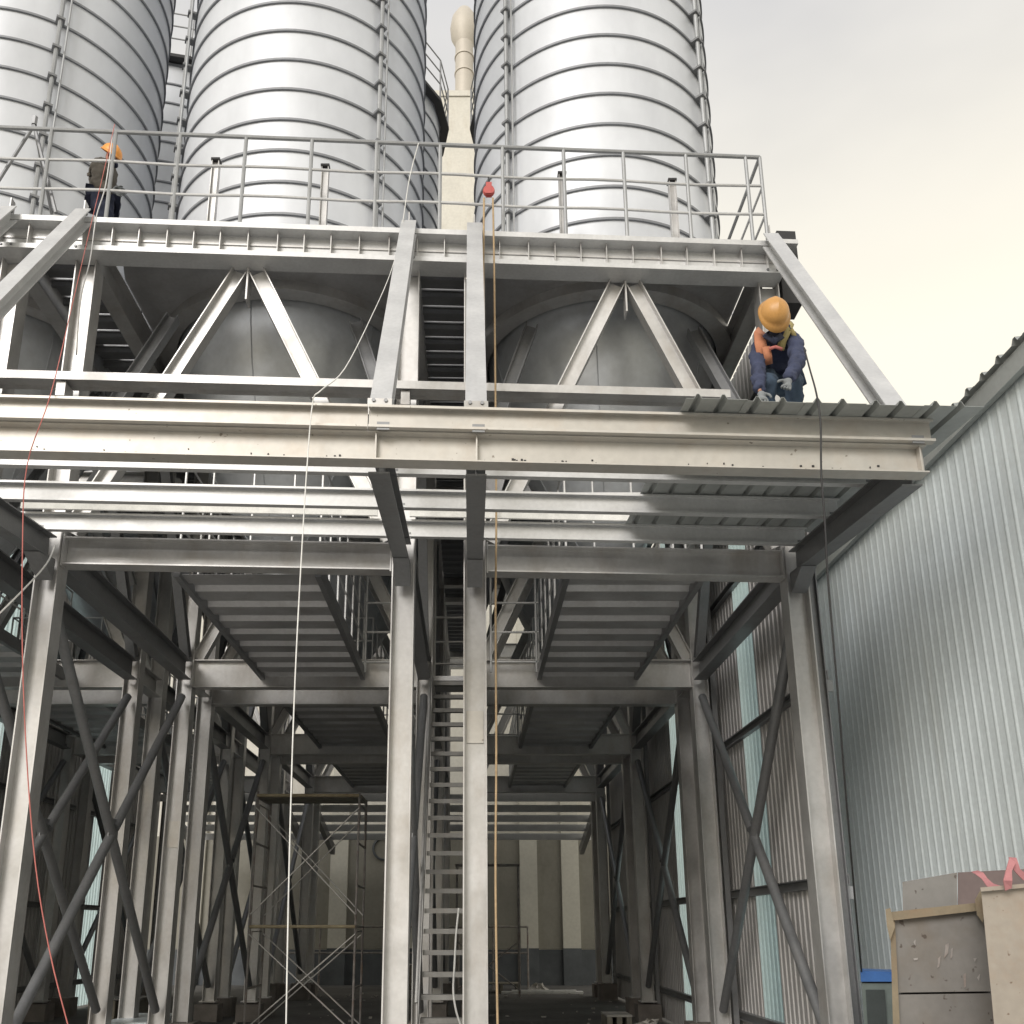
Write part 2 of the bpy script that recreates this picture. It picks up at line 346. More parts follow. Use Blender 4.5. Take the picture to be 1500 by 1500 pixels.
# ================================================================= PLATFORM FLOORS with round openings
for (a, b), (sx, sy) in zip(((-9.0, -5.46), (-4.6, -.75), (.042, 3.68)), SIL):
    for Yc in (12.45, 18.55):
        n = 48; m = MB(); rr = 1.74
        ci = []; co = []
        for k in range(n):
            t = 2*math.pi*k/n; dx, dy = math.cos(t), math.sin(t)
            m.v.append((sx+rr*dx, Yc+rr*dy, H+8.12)); 
        for k in range(n):
            t = 2*math.pi*k/n; dx, dy = math.cos(t), math.sin(t)
            hx0, hx1, hy = sx-a-.1, b-sx-.1, 2.3
            s1 = (hx1 if dx > 0 else hx0) / max(1e-6, abs(dx)); s2 = hy/max(1e-6, abs(dy)); s = min(s1, s2)
            m.v.append((sx+s*dx, Yc+s*dy, H+8.12))
        for k in range(n): j = (k+1) % n; m.f.append([k, j, n+j, n+k])
        o = m.build('platform_plate', M['deck'], frame); o.modifiers.new('thickness', 'SOLIDIFY').thickness = .03
m = MB(); y0 = 10.2                                # walkway plates between the silos
for (a, b) in ((-5.46, -4.6), (-.75, .042)):
    y = 10.25
    while y < 27:
        m = MB(); bx(m, a+.11, b-.11, y, y+.30, 7.96, 8.0); bx(m, a+.11, b-.11, y+.02, y+.06, 7.88, 7.957); m.build('walkway_plank', M['steel_d'], frame); y += .34
y = 9.99                                          # walking strip along the front
m = MB(); bx(m, -9.1, 3.75, 9.985, 10.16, 8.03, 8.07); m.build('walkway_plate', M['deck'], frame)

# ================================================================= SILOS
def ring_mesh(r, n=96, rad=.028, hh=.034):
    return MB().lathe((0, 0, 0), [(r-.004, -hh/2), (r+rad, -hh/2), (r+rad, hh/2), (r-.004, hh/2)], n, True)
silo_mat = mat('galvanised_silo_shell', (.66, .685, .73), .42, .16, .09, .9, rvar=.09, fine=.02, bump=.12, stretch=(1, 1, .5), dirt_or_sheen=(.5, .52, .56), dirt_or_sheen_amt=.35, dscale=1.1, streak=.7)  # streaky patches in the colour imitate reflections in the metal
RS = 1.85; Z0 = 8.17; ZT = 18.6
SILO_LBL = {(0, 0): 'shiny ribbed silo at the far left edge, behind the worker on the platform',
 (1, 0): 'shiny ribbed silo in the middle, left of the gap with the exhaust pipe',
 (2, 0): 'shiny ribbed silo on the right, standing against the open sky',
 (0, 1): 'silo mostly hidden behind the far left silo, showing in the narrow gap',
 (1, 1): 'silo behind the middle silo with dark walkway at its top',
 (2, 1): 'silo behind the right silo with only a sliver of dark walkway showing'}
PIPES = {0: [32, -50, 150], 1: [42, -66, 170], 2: [-46, 48, 175]}
hoop_me = None
for row in (0, 1):
    for k, (sx, sy0) in enumerate(SIL):
        sy = sy0 + 6.1*row; sx += .14 if (row and k == 2) else 0
        t = thing('silo', (sx, sy, H+Z0), SILO_LBL[(k, row)], 'silo', 'galvanised silos')
        sh = MB().lathe((sx, sy, H), [(RS, Z0), (RS, ZT)], 128); o = sh.build('shell', silo_mat, t, smooth=True)
        r = MB().lathe((sx, sy, H), [(1.68, 7.98), (1.90, 7.98), (1.90, Z0), (1.68, Z0)], 96, True); r.build('ring_beam', M['steel'], t, angle=40)
        zz = (9.09 if k != 1 else 9.17) - .519
        hoops = []
        if hoop_me is None:
            ho = ring_mesh(RS).build('hoop', M['hoop'], t, angle=40); hoop_me = ho.data
            COL.objects.unlink(ho); bpy.data.objects.remove(ho)
        while zz < ZT:
            ho = bpy.data.objects.new('hoop', hoop_me); link(ho, t, (sx, sy, H+zz)); zz += .519
        # sheet seams: thin vertical lap strips between the hoops
        for a in PIPES[k]:
            A = R(a); ux, uy = math.sin(A), -math.cos(A); pm = MB()
            px, py = sx+ux*(RS+.10), sy+uy*(RS+.10)
            pm.rod((px, py, H+Z0), (px, py, H+ZT), .032, 8)
            qx, qy = px - uy*.11, py + ux*.11
            pm.rod((qx, qy, H+Z0), (qx, qy, H+ZT), .016, 6)
            pp = pm.build('riser_pipe', M['railst'], t, angle=40)
            zz = (9.09 if k != 1 else 9.17) - .519; c0 = None
            while zz < ZT and (row == 0):
                cp = (sx+ux*(RS+.06), sy+uy*(RS+.06), H+zz)
                if c0 is None:
                    z00 = zz; c0 = MB().bar((sx+ux*RS, sy+uy*RS, H+zz), (px+ux*.05, py+uy*.05, H+zz), .035, .12).build('pipe_clamp', M['steel_d'], pp)
                else: dup(c0, pp, WL[c0] + Vector((0, 0, zz - z00)))

                zz += .519
        cone = MB().lathe((sx, sy, H), [(1.67, 8.30), (1.66, 8.05), (1.62, 7.7), (1.50, 7.2), (1.30, 6.65), (1.02, 6.05), (.70, 5.5), (.40, 5.02), (.28, 4.95), (.28, 4.5)], 72); cone.build('hopper_cone', M['cone'], t, angle=35)
        pf = [(1.667, 8.05), (1.627, 7.7), (1.507, 7.2), (1.307, 6.65), (1.027, 6.05), (.707, 5.5), (.407, 5.02)]
        for a in range(0, 360, 60):
            A = R(a+20); d = Vector((math.cos(A), math.sin(A), 0)); n_ = Vector((sx, sy, H))
            MB().path([n_+d*q0+Vector((0, 0, q1)) for q0, q1 in pf], .007, 4).build('cone_seam', M['cone'], t)
        fl = MB().lathe((sx, sy, H), [(.28, 4.98), (.40, 4.98), (.40, 4.93), (.28, 4.93)], 32, True); fl.build('outlet_flange', M['steel_d'], t)
        # roof, walkway and its railing at the top
        rf = MB().lathe((sx, sy, H), [(RS+.05, ZT), (RS+.05, ZT+.05), (.3, ZT+.75), (0.001, ZT+.78)], 48); rf.build('silo_roof', M['zinc'], t)
        wk = MB().lathe((sx, sy, H), [(RS+.052, ZT-.12), (RS+.24, ZT-.12), (RS+.24, ZT-.04), (RS+.052, ZT-.04)], 16, True); w = wk.build('roof_walkway', M['black'], t)
        rl = MB(); n = 16; rr = RS+.21
        for q in range(n):
            A = 2*math.pi*q/n; B = 2*math.pi*(q+1)/n
            rl.rod((sx+rr*math.cos(A), sy+rr*math.sin(A), H+ZT-.04), (sx+rr*math.cos(A), sy+rr*math.sin(A), H+ZT+1.1), .02, 6)
            for z in (.4, .75, 1.1): rl.rod((sx+rr*math.cos(A), sy+rr*math.sin(A), H+ZT+z), (sx+rr*math.cos(B), sy+rr*math.sin(B), H+ZT+z), .016, 5)
        rl.build('guard_rail', M['steel_d'], w)

# ================================================================= PLATFORM RAILING
rail = thing('platform_railing', V(-2.8, 9.75, 8.16), 'light steel guard railing along the high platform in front of the silos', 'railing')
PX = [-200, -110, -20, 73, 168, 263, 360, 457, 552, 645, 736, 825, 912, 1003, 1090]
post = None
for x in PX:
    X = XX(x, 213, 9.75); q = V(X, 9.75, 8.16)
    MB().rod(q, q + Vector((0, 0, 1.30)), .024, 8).build('post', M['railst'], rail, angle=40)
xe = XX(1112, 225, 9.75)
q = V(xe, 9.75, 8.16); MB().rod(q, q + Vector((0, 0, 1.30)), .024, 8).build('post', M['railst'], rail, angle=40)
for z, r_, mt in ((9.46, .026, 'railst'), (9.01, .018, 'zinc'), (8.58, .018, 'zinc')):
    pts = [V(-9.2 + (xe+9.2)*i/30, 9.75, z + (.012*math.sin(i*1.3) if z < 9.4 else 0)) for i in range(31)]
    MB().path(pts, r_, 8).build('rail', M[mt], rail, angle=40)
    MB().rod(V(xe, 9.75, z), V(xe, 14.8, z), r_*.9, 8).build('rail', M[mt], rail, angle=40)
for Y in (11.4, 13.1, 14.8):
    q = V(xe, Y, 8.16); MB().rod(q, q + Vector((0, 0, 1.30)), .022, 8).build('post', M['zinc'], rail, angle=40)
# stub posts standing by the silos
for i, (x, yt, lb) in enumerate(((317, 238, 'first from the left'), (477, 247, 'second from the left'), (823, 258, 'third from the left'), (984, 268, 'rightmost'))):
    p = P(x, yt, 10.02); b = Vector((p.x, p.y, H+8.07))
    t = thing('stub_post', b, 'short steel stub post behind the platform railing, ' + lb, 'post', 'stub posts behind the platform railing')
    m = MB().ext(b, (p.x, p.y, p.z), Hp(.09, .09, .01, .008), (0, 1, 0)); m.build('post', M['steel'], t)
    MB().box((p.x-.055, p.y-.055, p.z), (p.x+.055, p.y+.055, p.z+.03)).build('cap_plate', M['black'], t)

# ================================================================= FRONT CANOPY
can = thing('front_canopy', V(0, 10, 3.9), 'unfinished front canopy of cantilever beams and purlins, roof sheets laid only at the right end', 'canopy')
for X in CXs:
    a = V(X, 9.86, 3.98); b = V(X, 7.04, 3.69)
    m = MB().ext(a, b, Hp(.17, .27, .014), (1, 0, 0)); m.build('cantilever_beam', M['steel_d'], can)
    # haunch below the bracket
    k = MB(); i = len(k.v)
    for xx in (-.085, .085):
        for (yy, zz) in ((9.875, 3.845), (9.875, 3.62), (9.5, 3.80)): k.v.append(tuple(V(X+xx, yy, zz)))
    k.f += [[0,1,2],[5,4,3],[0,3,4,1],[1,4,5,2],[2,5,3,0]]; k.build('haunch', M['steel_d'], can)
    e = MB(); bx(e, X-.13, X+.13, 6.94, 6.955, 3.60, 3.9)
eb = MB().ext(V(-9.6, 6.94, 3.71), V(3.74, 6.94, 3.71), Hp(.15, .25, .012, .009), (0, 1, 0)); eb.build('edge_beam', M['edge'], can)
for X in (-5.46, -.76, .045, 3.69):
    s = MB(); bx(s, X-.006, X+.006, 6.87, 6.933, 3.60, 3.82); s.build('stiffener', M['edge'], can)
for i, (Yp, zb, xs) in enumerate(((6.88, 3.84, 3.80), (7.80, 3.90, 3.72), (8.69, 3.985, 3.72), (9.64, 4.085, 3.72))):
    for (xa, xb) in ((-9.6, -.83+.02*i), (-.822+.02*i, xs)):
        m = MB().ext(V(xa, Yp, zb+.1), V(xb, Yp, zb+.1), [(u, -v) for u, v in Cp(.07, .20)], (0, 1, 0)); m.build('purlin', M['edge' if i == 0 else 'zinc'], can)
    for X in (-5.46, -4.6, -.70, .06, 3.66):
        c = MB(); bx(c, X-.05, X+.05, Yp-.062, Yp-.055, zb-.02, zb+.05) ; c.build('purlin_cleat', M['steel_d'], can)
for (x0, x1) in ((28, 553), (600, 925)):
    a = P(x0, 745, 9.48); b = P(x1, 745, 9.48)
    m = MB(); bx(m, a.x, b.x, 9.50, 9.53, 4.29, 4.43); m.build('closure_strip', M['white'], can)
wm = MB(); random.seed(11)
for k in range(55):
    X = random.choice([-4.2, -3.3, -2.5, -1.2, .3, .6, 1.0, 2.3, 3.1]) + random.gauss(0, .3); z = 3.615 + abs(random.gauss(0, .018)); w = random.uniform(.006, .02)
    if X < 3.6: bx(wm, X, X+w, 6.928, 6.9355, z, z+random.uniform(.008, .018))
tag(wm.build('weld_marks', M['black'], can), kind='stuff')
# roof sheets, ribs run down the slope
def corr(m, o, du, dv, width, length, pitch=.2, h=.035, top=.03, side=.02, dn=(0, 0, 1), seg=1):
    o = Vector(o); du = Vector(du).normalized(); dv = Vector(dv).normalized(); dn = Vector(dn)
    us = [0]; hs = [0]; u = pitch*.3
    while u + top + 2*side < width + 1e-6:
        for a, b in ((u, 0), (u+side, h), (u+side+top, h), (u+2*side+top, 0)): us.append(a); hs.append(b)
        u += pitch
    us.append(width); hs.append(0)
    i = len(m.v); n = len(us)
    for s_ in range(seg+1):
        for a, b in zip(us, hs): m.v.append(tuple(o + du*a + dv*(length*s_/seg) + dn*b))
    for s_ in range(seg):
        for k in range(n-1): q = i+s_*n+k; m.f.append([q, q+1, q+n+1, q+n])
    return m
X = 1.70; k = 0; Z_s = lambda Y: 4.055 + (Y-6.88)*.088
while X < 3.9:
    wd = .48
    jit = random.uniform(-.02, .02); L0 = 6.58 + jit
    a = V(X, L0, Z_s(L0)); b = V(X, 9.75, Z_s(9.75))
    b2 = Vector((a.x, b.y, b.z))
    du = V(X+wd, L0, Z_s(L0)) - a
    m = corr(MB(), a, du, b2 - a, wd+.012, (b2-a).length, .205, .04, .022, .022, seg=4)
    o = m.build('roof_sheet', M['sheet'], can); o.modifiers.new('thickness', 'SOLIDIFY').thickness = .003
    o.rotation_euler = (random.uniform(-.003, .003), random.uniform(-.006, .006), 0); X += wd; k += 1
    
# ================================================================= HANGING CATWALK DECKS in each bay
DK = [(-8.2, -6.6), (-3.37, -1.75), (1.10, 2.67)]
names = ['in the left bay', 'in the middle bay', 'in the right bay']
rown = ['nearest the camera', 'one bay further back', 'at the far end of the passage']
for r, (ya, yb) in enumerate(((10.25, 14.85), (16.2, 20.95), (22.3, 27.05))):
    for k, (xa, xb) in enumerate(DK):
        t = thing('hanging_deck', ((xa+xb)/2, (ya+yb)/2, H+3.9), 'ribbed steel deck %s, %s' % (names[k], rown[r]), 'deck', 'ribbed decks slung under the hoppers')
        y = ya; n_ = int((yb-ya)/.55)
        st = (yb-ya)/n_
        for q in range(n_):
            m = MB(); y0 = ya+q*st
            x0, x1 = xa+.04, xb-.04
            prof = [(0, .02), (st*.52, .02), (st*.60, .085), (st*.92, .085), (st, .02)]
            for (pa, pb) in zip(prof[:-1], prof[1:]):
                i = len(m.v); m.v += [(x0, y0+pa[0], H+3.90+pa[1]), (x1, y0+pa[0], H+3.90+pa[1]), (x1, y0+pb[0], H+3.90+pb[1]), (x0, y0+pb[0], H+3.90+pb[1])]; m.f.append([i, i+1, i+2, i+3])
            o = m.build('deck_plank', M['deck'], t); o.modifiers.new('thickness', 'SOLIDIFY').thickness = .004
        for x in (xa, xb):
            MB().box((x-.035, ya-.04, H+3.87), (x+.035, yb+.03, H+4.05)).build('stringer', M['steel_d'], t)
        MB().box((xa+.04, ya-.10, H+4.03), (xb-.04, ya-.06, H+4.18)).build('toe_board', M['zinc'], t)
        rz = 5.36
        for x in (xa, xb):
            y = ya
            while y <= yb+.01:
                MB().rod((x, y, H+4.05), (x, y, H+rz), .016, 6).build('rail_post', M['zinc'], t); y += (yb-ya)/6
            for z in (4.5, 4.93, rz): MB().rod((x, ya, H+z), (x, yb, H+z), .014, 6).build('hand_rail', M['zinc'], t)
        for z in (4.5, 4.93, rz):
            MB().rod((xa, ya, H+z), (xb, ya, H+z), .018, 6).build('hand_rail', M['zinc'], t)
        for x in ((xa+xb)/2, xa+.33, xb-.33) if r == 0 else (): MB().rod((x, ya, H+4.05), (x, ya, H+rz), .014, 6).build('rail_post', M['zinc'], t)
        # side stair landing rails next to the deck
        if k < 3 and r < 2:
            s = 1 if k == 1 else -1
            xr = (xb if s > 0 else xa); x2 = xr + s*.78
            for Yr in (yb-.15,):
                for z in (4.12, 4.62, 5.12): MB().rod((xr, Yr, H+z), (x2, Yr, H+z), .02, 6).build('hand_rail', M['zinc'], t)
                for x in (xr+s*.05, x2): MB().rod((x, Yr, H+3.95), (x, Yr, H+5.62), .02, 6).build('rail_post', M['zinc'], t)

# ================================================================= STAIR between the centre columns
st = thing('steel_stair', (-.3, 13.5, 0), 'steep steel stair climbing between the two central columns', 'stair')
n_ = 22; xl, xr = -.62, .02
for i in range(n_):
    z = .27 + i*.262; y = 12.0 + i*.152
    m = MB(); m.box((xl, y, z-.035), (xr, y+.20, z)); m.box((xl, y-.006, z-.06), (xr, y+.002, z+.003)); m.build('tread', M['tread'], st)
za, zb = 0, .27+22*.262
for x in (xl-.03, xr+.03):
    MB().bar((x, 11.84, .0), (x, 12.0+22*.152, zb), .22, .03, (0, 0, 1)).build('stringer', M['steel'], st)
    MB().rod((x, 11.95, 1.0), (x, 12.1+22*.152, zb+1.0), .02, 8).build('hand_rail', M['steel'], st)
    for i in (0, 7, 14, 21):
        z = .27+i*.262; y = 12.08+i*.152; MB().rod((x, y, z), (x, y, z+.98), .016, 6).build('rail_post', M['steel'], st)
MB().box((xl, 15.2, H+3.94), (xr+.05, 16.0, H+4.02)).build('landing', M['deck'], st)
for z in (4.45, 4.85, 5.3): MB().rod((xl, 16.0, H+z), (xr+.04, 16.0, H+z), .02, 6).build('hand_rail', M['steel'], st)
MB().box((xl-.24, 15.2, 0), (xl-.10, 15.3, H+5.3)).build('side_post', M['steel'], st)

# ================================================================= CLADDING along the right side and the left side
def clad(name, X, y0, y1, zt, label, clear, girt, inward):
    t = thing(name, (X, y0, 0), label, 'wall')
    Y = y0
    while Y < y1 - .01:
        w = .85; cl = any(a - .1 < Y + w/2 < b + .1 for a, b in clear)
        m = corr(MB(), (X, Y, .05), (0, 1, 0), (0, 0, 1), w+.004, zt-.05, .17, .03, .025, .018, (-inward*1.0, 0, 0))
        o = m.build('translucent_panel' if cl else 'wall_panel', M['clear' if cl else 'clad'], t)
        if not cl: o.modifiers.new('thickness', 'SOLIDIFY').thickness = .003
        Y += w
    for z in girt:
        m = MB().ext((X+inward*.012, y0-.06, z), (X+inward*.012, y1, z), [(-.02, -.06), (.02*0+.06, -.06), (.06, -.045), (-.005, -.045), (-.005, .045), (.06, .045), (.06, .06), (-.02, .06)], (inward, 0, 0)); m.build('girt', M['steel_d'], t)
        MB().box((X+inward*.02 - .07, y0-.10, z-.20), (X+inward*.02+.05, y0-.07, z-.07)).build('girt_bracket', M['railst'], t)
    return t
GZ = (.62, 2.35, 4.6, 6.9, 9.0)
tr = clad('right_cladding', 4.02, 10.42, 28.2, H+8.15, 'dark ribbed cladding with pale translucent strips behind the right hand columns', [(12.8, 13.6), (18.4, 19.2), (24.1, 24.9)], GZ, -1)
p = MB().ext((3.90, 10.30, 0), (3.90, 10.30, H+4.2), Hp(.12, .12, .01, .008), (0, 1, 0)); p.build('edge_post', M['steel_d'], tr)
for Y in (14.9, 21.0, 27.1): MB().box((3.86, Y-.05, .3), (3.94, Y+.05, H+7.6)).build('edge_post', M['steel_d'], tr)
tl = clad('left_cladding', -9.45, 10.4, 28.2, H+8.15, 'dark ribbed cladding with glowing translucent strips far behind the left columns', [(13, 13.8), (18.4, 19.2), (24.1, 24.9)], GZ, 1)

# ================================================================= NEIGHBOURING WORKSHOP WALL (right)
XW = 4.8; ZW = 4.70
t = thing('workshop_wall', (XW, 8, 0), 'pale ribbed metal workshop wall along the right side of the yard', 'wall')
Y = 3.0; i = 0
while Y < 12.9:
    m = corr(MB(), (XW, Y, .02), (0, 1, 0), (0, 0, 1), .964, H+ZW-.02, .16, .007, .014, .026, (-1, 0, 0))
    o = m.build('wall_panel', M['wall'], t); o.modifiers.new('thickness', 'SOLIDIFY').thickness = .003
    Y += .96; i += 1
tz = MB().box((XW-.09, 2.9, H+ZW-.08), (XW-.03, 13.5, H+ZW+.12)); tz.build('eave_trim', M['sheet'], t)
Y = 3.0
while Y < 13:
    m = corr(MB(), (XW-.14+random.uniform(-.02, .02), Y, H+ZW+.14), (0, 1, 0), (1, 0, .12), .80, .9, .27, .05, .03, .03, (0, 0, 1))
    o = m.build('roof_sheet', M['sheet'], t); o.modifiers.new('thickness', 'SOLIDIFY').thickness = .004; Y += .80

# ================================================================= FACTORY BUILDING behind
fb = thing('factory_building', (-1, 34, 0), 'beige plastered factory building closing the far end of the passage', 'building')
MB().box((-14, 34, 0), (6.2, 44, 21)).build('lower_block', M['beige'], fb)  # upper part, hidden by the silos, raised to block skylight from behind
MB().box((-14.02, 33.93, 0), (6.25, 33.99, 1.15)).build('skirting', M['skirt'], fb)
for X in (-13, -9.6, -7.2, -4.6, -2.0, 1.05+.95, 3.45):
    MB().box((X-.30, 33.78, 1.2), (X+.30, 33.99, 14.9)).build('pilaster', M['beige2'], fb)
    MB().box((X-.31, 33.76, 0), (X+.31, 33.92, 1.2)).build('pilaster_base', M['skirt'], fb)
MB().box((-9, 33.9, 5.0), (6.2, 33.985, 5.25)).build('cornice', M['beige2'], fb)
MB().box((-3.6, 34.5, 15), (3.4, 44, H+36.2)).build('tower', M['beige'], fb)
MB().box((-3.66, 34.44, H+36.2), (3.46, 44.06, H+36.5)).build('parapet', M['beige'], fb)
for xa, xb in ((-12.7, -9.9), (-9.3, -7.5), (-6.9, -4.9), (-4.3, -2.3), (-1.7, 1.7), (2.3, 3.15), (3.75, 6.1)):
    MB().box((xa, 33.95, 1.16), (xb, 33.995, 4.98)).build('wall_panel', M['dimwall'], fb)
fan = MB().lathe((0, 0, 0), [(0.001, 0), (.42, 0), (.42, .1), (.36, .12), (.34, .03), (0.001, .03)], 24)
fan.v = [(x-3.05, 33.99 - z, y+4.55) for x, y, z in fan.v]; fan.build('wall_fan', M['skirt'], fb)
for x0 in (-2.9, -.2): 
    for k in range(4): pass
# exhaust stack
a = P(680, 128, 36, False)
t = thing('exhaust_stack', (a.x, 36, a.z), 'beige exhaust stack with round mushroom cowl above the gap between silos', 'chimney')
zt = P(680, 60, 36, False).z; r0 = 13/F*36*1.27
MB().lathe((a.x, 36, 0), [(r0, H+36.2), (r0, zt)], 32).build('stack_pipe', M['duct'], t, smooth=True)
for q in (.25, .6): MB().lathe((a.x, 36, a.z+(zt-a.z)*q), [(r0, 0), (r0+.04, 0), (r0+.04, .1), (r0, .1)], 32, True).build('collar', M['duct'], t)
MB().lathe((a.x, 36, zt), [(r0*1.0, -.3), (r0*1.5, .2), (r0*1.6, .7), (r0*1.4, 1.3), (r0*.8, 1.8), (.001, 1.95)], 32).build('cowl', M['duct'], t, smooth=True)

# rear canopy, lit purlins
rc = thing('rear_canopy', (0, 30, H+3.4), 'pale louvred canopy at the far end of the passage', 'canopy')
for i in range(5):
    y = 27.5+i*.95; z = H+3.62-i*.19
    MB().box((-9, y, z-.09), (3.9, y+.06, z+.1)).build('purlin', M['zinc'], rc)
    MB().box((-9, y+.1, z+.11), (3.9, y+.80, z+.13)).build('roof_sheet', M['zinc'], rc)
for X in CXs: MB().bar((X, 28.5, H+3.3), (X, 32.2, H+2.5), .28, .15, (0, 0, 1)).build('cantilever_beam', M['steel_d'], rc)

# ================================================================= SCAFFOLD TOWER
def scaffold(xa, xb, ya, yb, zt, label, name='scaffold_tower'):
    t = thing(name, ((xa+xb)/2, (ya+yb)/2, 0), label, 'scaffold')
    lv = [0, zt*.45, zt]
    for x in (xa, xb):
        for y in (ya, yb): MB().rod((x, y, 0), (x, y, zt+.1), .021, 8).build('upright', M['rusty'], t)
        for z in (zt*.20, zt*.45, zt*.62, zt*.8, zt): MB().rod((x, ya, z), (x, yb, z), .02, 6).build('rung', M['rusty'], t)
        MB().path([(x, ya+.02, zt*.3), (x, ya+.18, zt*.43), (x, yb-.18, zt*.43), (x, yb-.02, zt*.3)], .014, 6).build('frame_arch', M['rusty'], t)
        MB().path([(x, ya+.02, zt*.8), (x, ya+.18, zt*.97), (x, yb-.18, zt*.97), (x, yb-.02, zt*.8)], .014, 6).build('frame_arch', M['rusty'], t)
    for y in (ya, yb):
        for z0, z1 in ((.15, zt*.42), (zt*.5, zt*.95)):
            MB().rod((xa, y-.03, z0), (xb, y-.03, z1), .014, 6).build('cross_brace', M['steel'], t)
            MB().rod((xa, y-.06, z1), (xb, y-.06, z0), .014, 6).build('cross_brace', M['steel'], t)
    MB().rod((xa, ya-.05, zt*.45), (xb, ya-.05, zt*.45), .03, 8).build('toe_tube', M['yellow'], t)
    for q in range(3):
        MB().box((xa-.04, ya+.05+q*.3, zt-.01), (xb+.04, ya+.32+q*.3, zt+.04)).build('plank', M['plank'], t)
    MB().rod((xa, ya-.05, zt+.02), (xb, ya-.05, zt+.02), .03, 8).build('toe_tube', M['yellow'], t)
    return t
scaffold(-3.92, -2.05, 17.5, 18.7, H+2.33, 'rusty tube scaffold tower with cross braces and plank top, left of the stair')
gate = thing('steel_goalpost', (1.0, 29, 0), 'thin dark tube frame standing at the far end near the pilasters', 'frame')
for x in (-.4, 1.35): MB().rod((x, 27.9, 0), (x, 27.9, H+1.75), .035, 8).build('upright', M['rusty'], gate)
MB().rod((-.45, 27.9, H+1.75), (1.4, 27.9, H+1.75), .04, 8).build('crossbar', M['rusty'], gate)
for a, b in (((-.4, 0), (1.35, 1.5)), ((1.35, 0), (-.4, 1.5))): MB().rod((a[0], 27.85, a[1]+.2), (b[0], 27.85, b[1]), .02, 6).build('cross_brace', M['rusty'], gate)
# guard rail and platform at back
gr = thing('rear_guard_rail', (-2, 31, 0), 'low dark guard rail before the beige rear wall', 'railing')
for i in range(9): MB().rod((-7+i*1.1, 31.5, 0), (-7+i*1.1, 31.5, 1.9), .03, 6).build('post', M['rusty'], gr)
for z in (1.1, 1.9): MB().rod((-7, 31.5, z), (1.8, 31.5, z), .03, 6).build('rail', M['rusty'], gr)

# ================================================================= yard clutter
def junk_box(a, b, name, m, parent): 
    return MB().box(a, b).build(name, m, parent)
dl = [((690+175)/1, 0)]
for i, (x, y, s, mt, lb, nm, ct) in enumerate((
    (1.9, 27.5, .5, 'white', 'long white offcut board lying on the far floor near the pilasters', 'offcut_board', 'board'),
    (3.15, 17.8, .35, 'junk', 'crumpled pale sacking on the floor beside the right columns', 'crumpled_sack', 'sack'),
    (2.1, 30.5, .3, 'junk', 'small pale bag at the foot of the rear wall between pilasters', 'rubble_bag', 'bag'))):
    m = MB()
    if nm == 'offcut_board': m.box((.9, 29.5, 0), (3.3, 29.9, .06)); m.box((1.2, 29.55, .062), (3.1, 29.75, .10))
    else:
        n = 14
        m.lathe((x, y, 0), [(s, 0), (s*1.05, s*.2), (s*.7, s*.55), (s*.25, s*.75), (.001, s*.8)], n)
        m.v = [(p[0]+random.uniform(-.3, .3)*s, p[1]+random.uniform(-.3, .3)*s, max(0, p[2]*random.uniform(.5, 1.2))) for p in m.v]
    tag(m.build(nm, M[mt]), lb, ct)
t = tag(MB().box((-5.6, 15.3, .0), (-4.9, 17.0, .48)).build('storage_crate', M['wall']), 'pale metal crate on the floor at the lower left behind the braces', 'crate')
for (x, y, w, d, h, mt, lb, ct, nm) in (
    (-1.9, 31.9, 1.6, .7, .75, 'junk', 'pale low bench loaded with scrap before the rear wall, left of the stair', 'bench', 'work_bench'),
    (.9, 30.2, 1.1, .8, .28, 'plank', 'low wooden pallet lying at the far end right of the stair', 'pallet', 'wooden_pallet'),
    (2.9, 20.2, .5, .9, .22, 'junk', 'flattened pale cardboard pile by the right hand columns', 'cardboard', 'cardboard_pile'),
    (-6.6, 19.0, .9, .9, .6, 'box', 'dark square crate on the floor among the left columns', 'crate', 'dark_crate')):
    t = thing(nm, (x, y, 0), lb, ct)
    n_ = 4
    for k in range(n_): MB().box((x-w/2, y-d/2+k*d/n_, h-.04+random.uniform(0, .02)), (x+w/2, y-d/2+(k+.88)*d/n_, h)).build('board', M[mt], t)
    for sx_ in (-1, 0, 1): MB().box((x+sx_*(w/2-.06)-.05, y-d/2, 0), (x+sx_*(w/2-.06)+.05, y+d/2, h-.042)).build('bearer', M['plank'], t)
rb = MB()
for i in range(170):
    x = random.uniform(-8, 3.8); y = random.uniform(12.5, 31); s = random.uniform(.015, .06)
    rb.box((x, y, -.02), (x+s*random.uniform(.6, 2.5), y+s*random.uniform(.6, 2), s*.6))
tag(rb.build('rubble', M['junk']), 'small rubble and offcuts scattered over the floor', 'rubble', kind='stuff')

# ================================================================= bins at the lower right
def prism(m, pts, y0, y1):                 # pts: pixel outline on plane y0, given thickness to y1
    fr = [P(x, y, y0, False) for x, y in pts]; i = len(m.v); n = len(pts); c_ = sum(fr, Vector())/n; d = Vector((c_.x, c_.y, 0)).normalized()*(y1-y0)
    m.v += [tuple(p) for p in fr] + [tuple(p+d) for p in fr]
    m.f.append([i+k for k in range(n)]); m.f.append([i+n+k for k in range(n)][::-1])
    for k in range(n): j = (k+1) % n; m.f.append([i+k, i+n+k, i+n+j, i+j])
    return m
def lean(t, ang): t.rotation_euler = (0, ang, 0)
b1 = thing('grey_steel_bin', P(1375, 1500, 6.6, False), 'grey dented steel bin with tan rusty top rail, leaning at the lower right', 'bin')
prism(MB(), [(1304, 1348), (1440, 1325), (1452, 1452), (1316, 1454)], 6.6, 7.4).build('upper_panel', M['box'], b1)
prism(MB(), [(1316, 1457), (1452, 1455), (1475, 1880), (1330, 1880)], 6.61, 7.4).build('lower_panel', M['box'], b1)
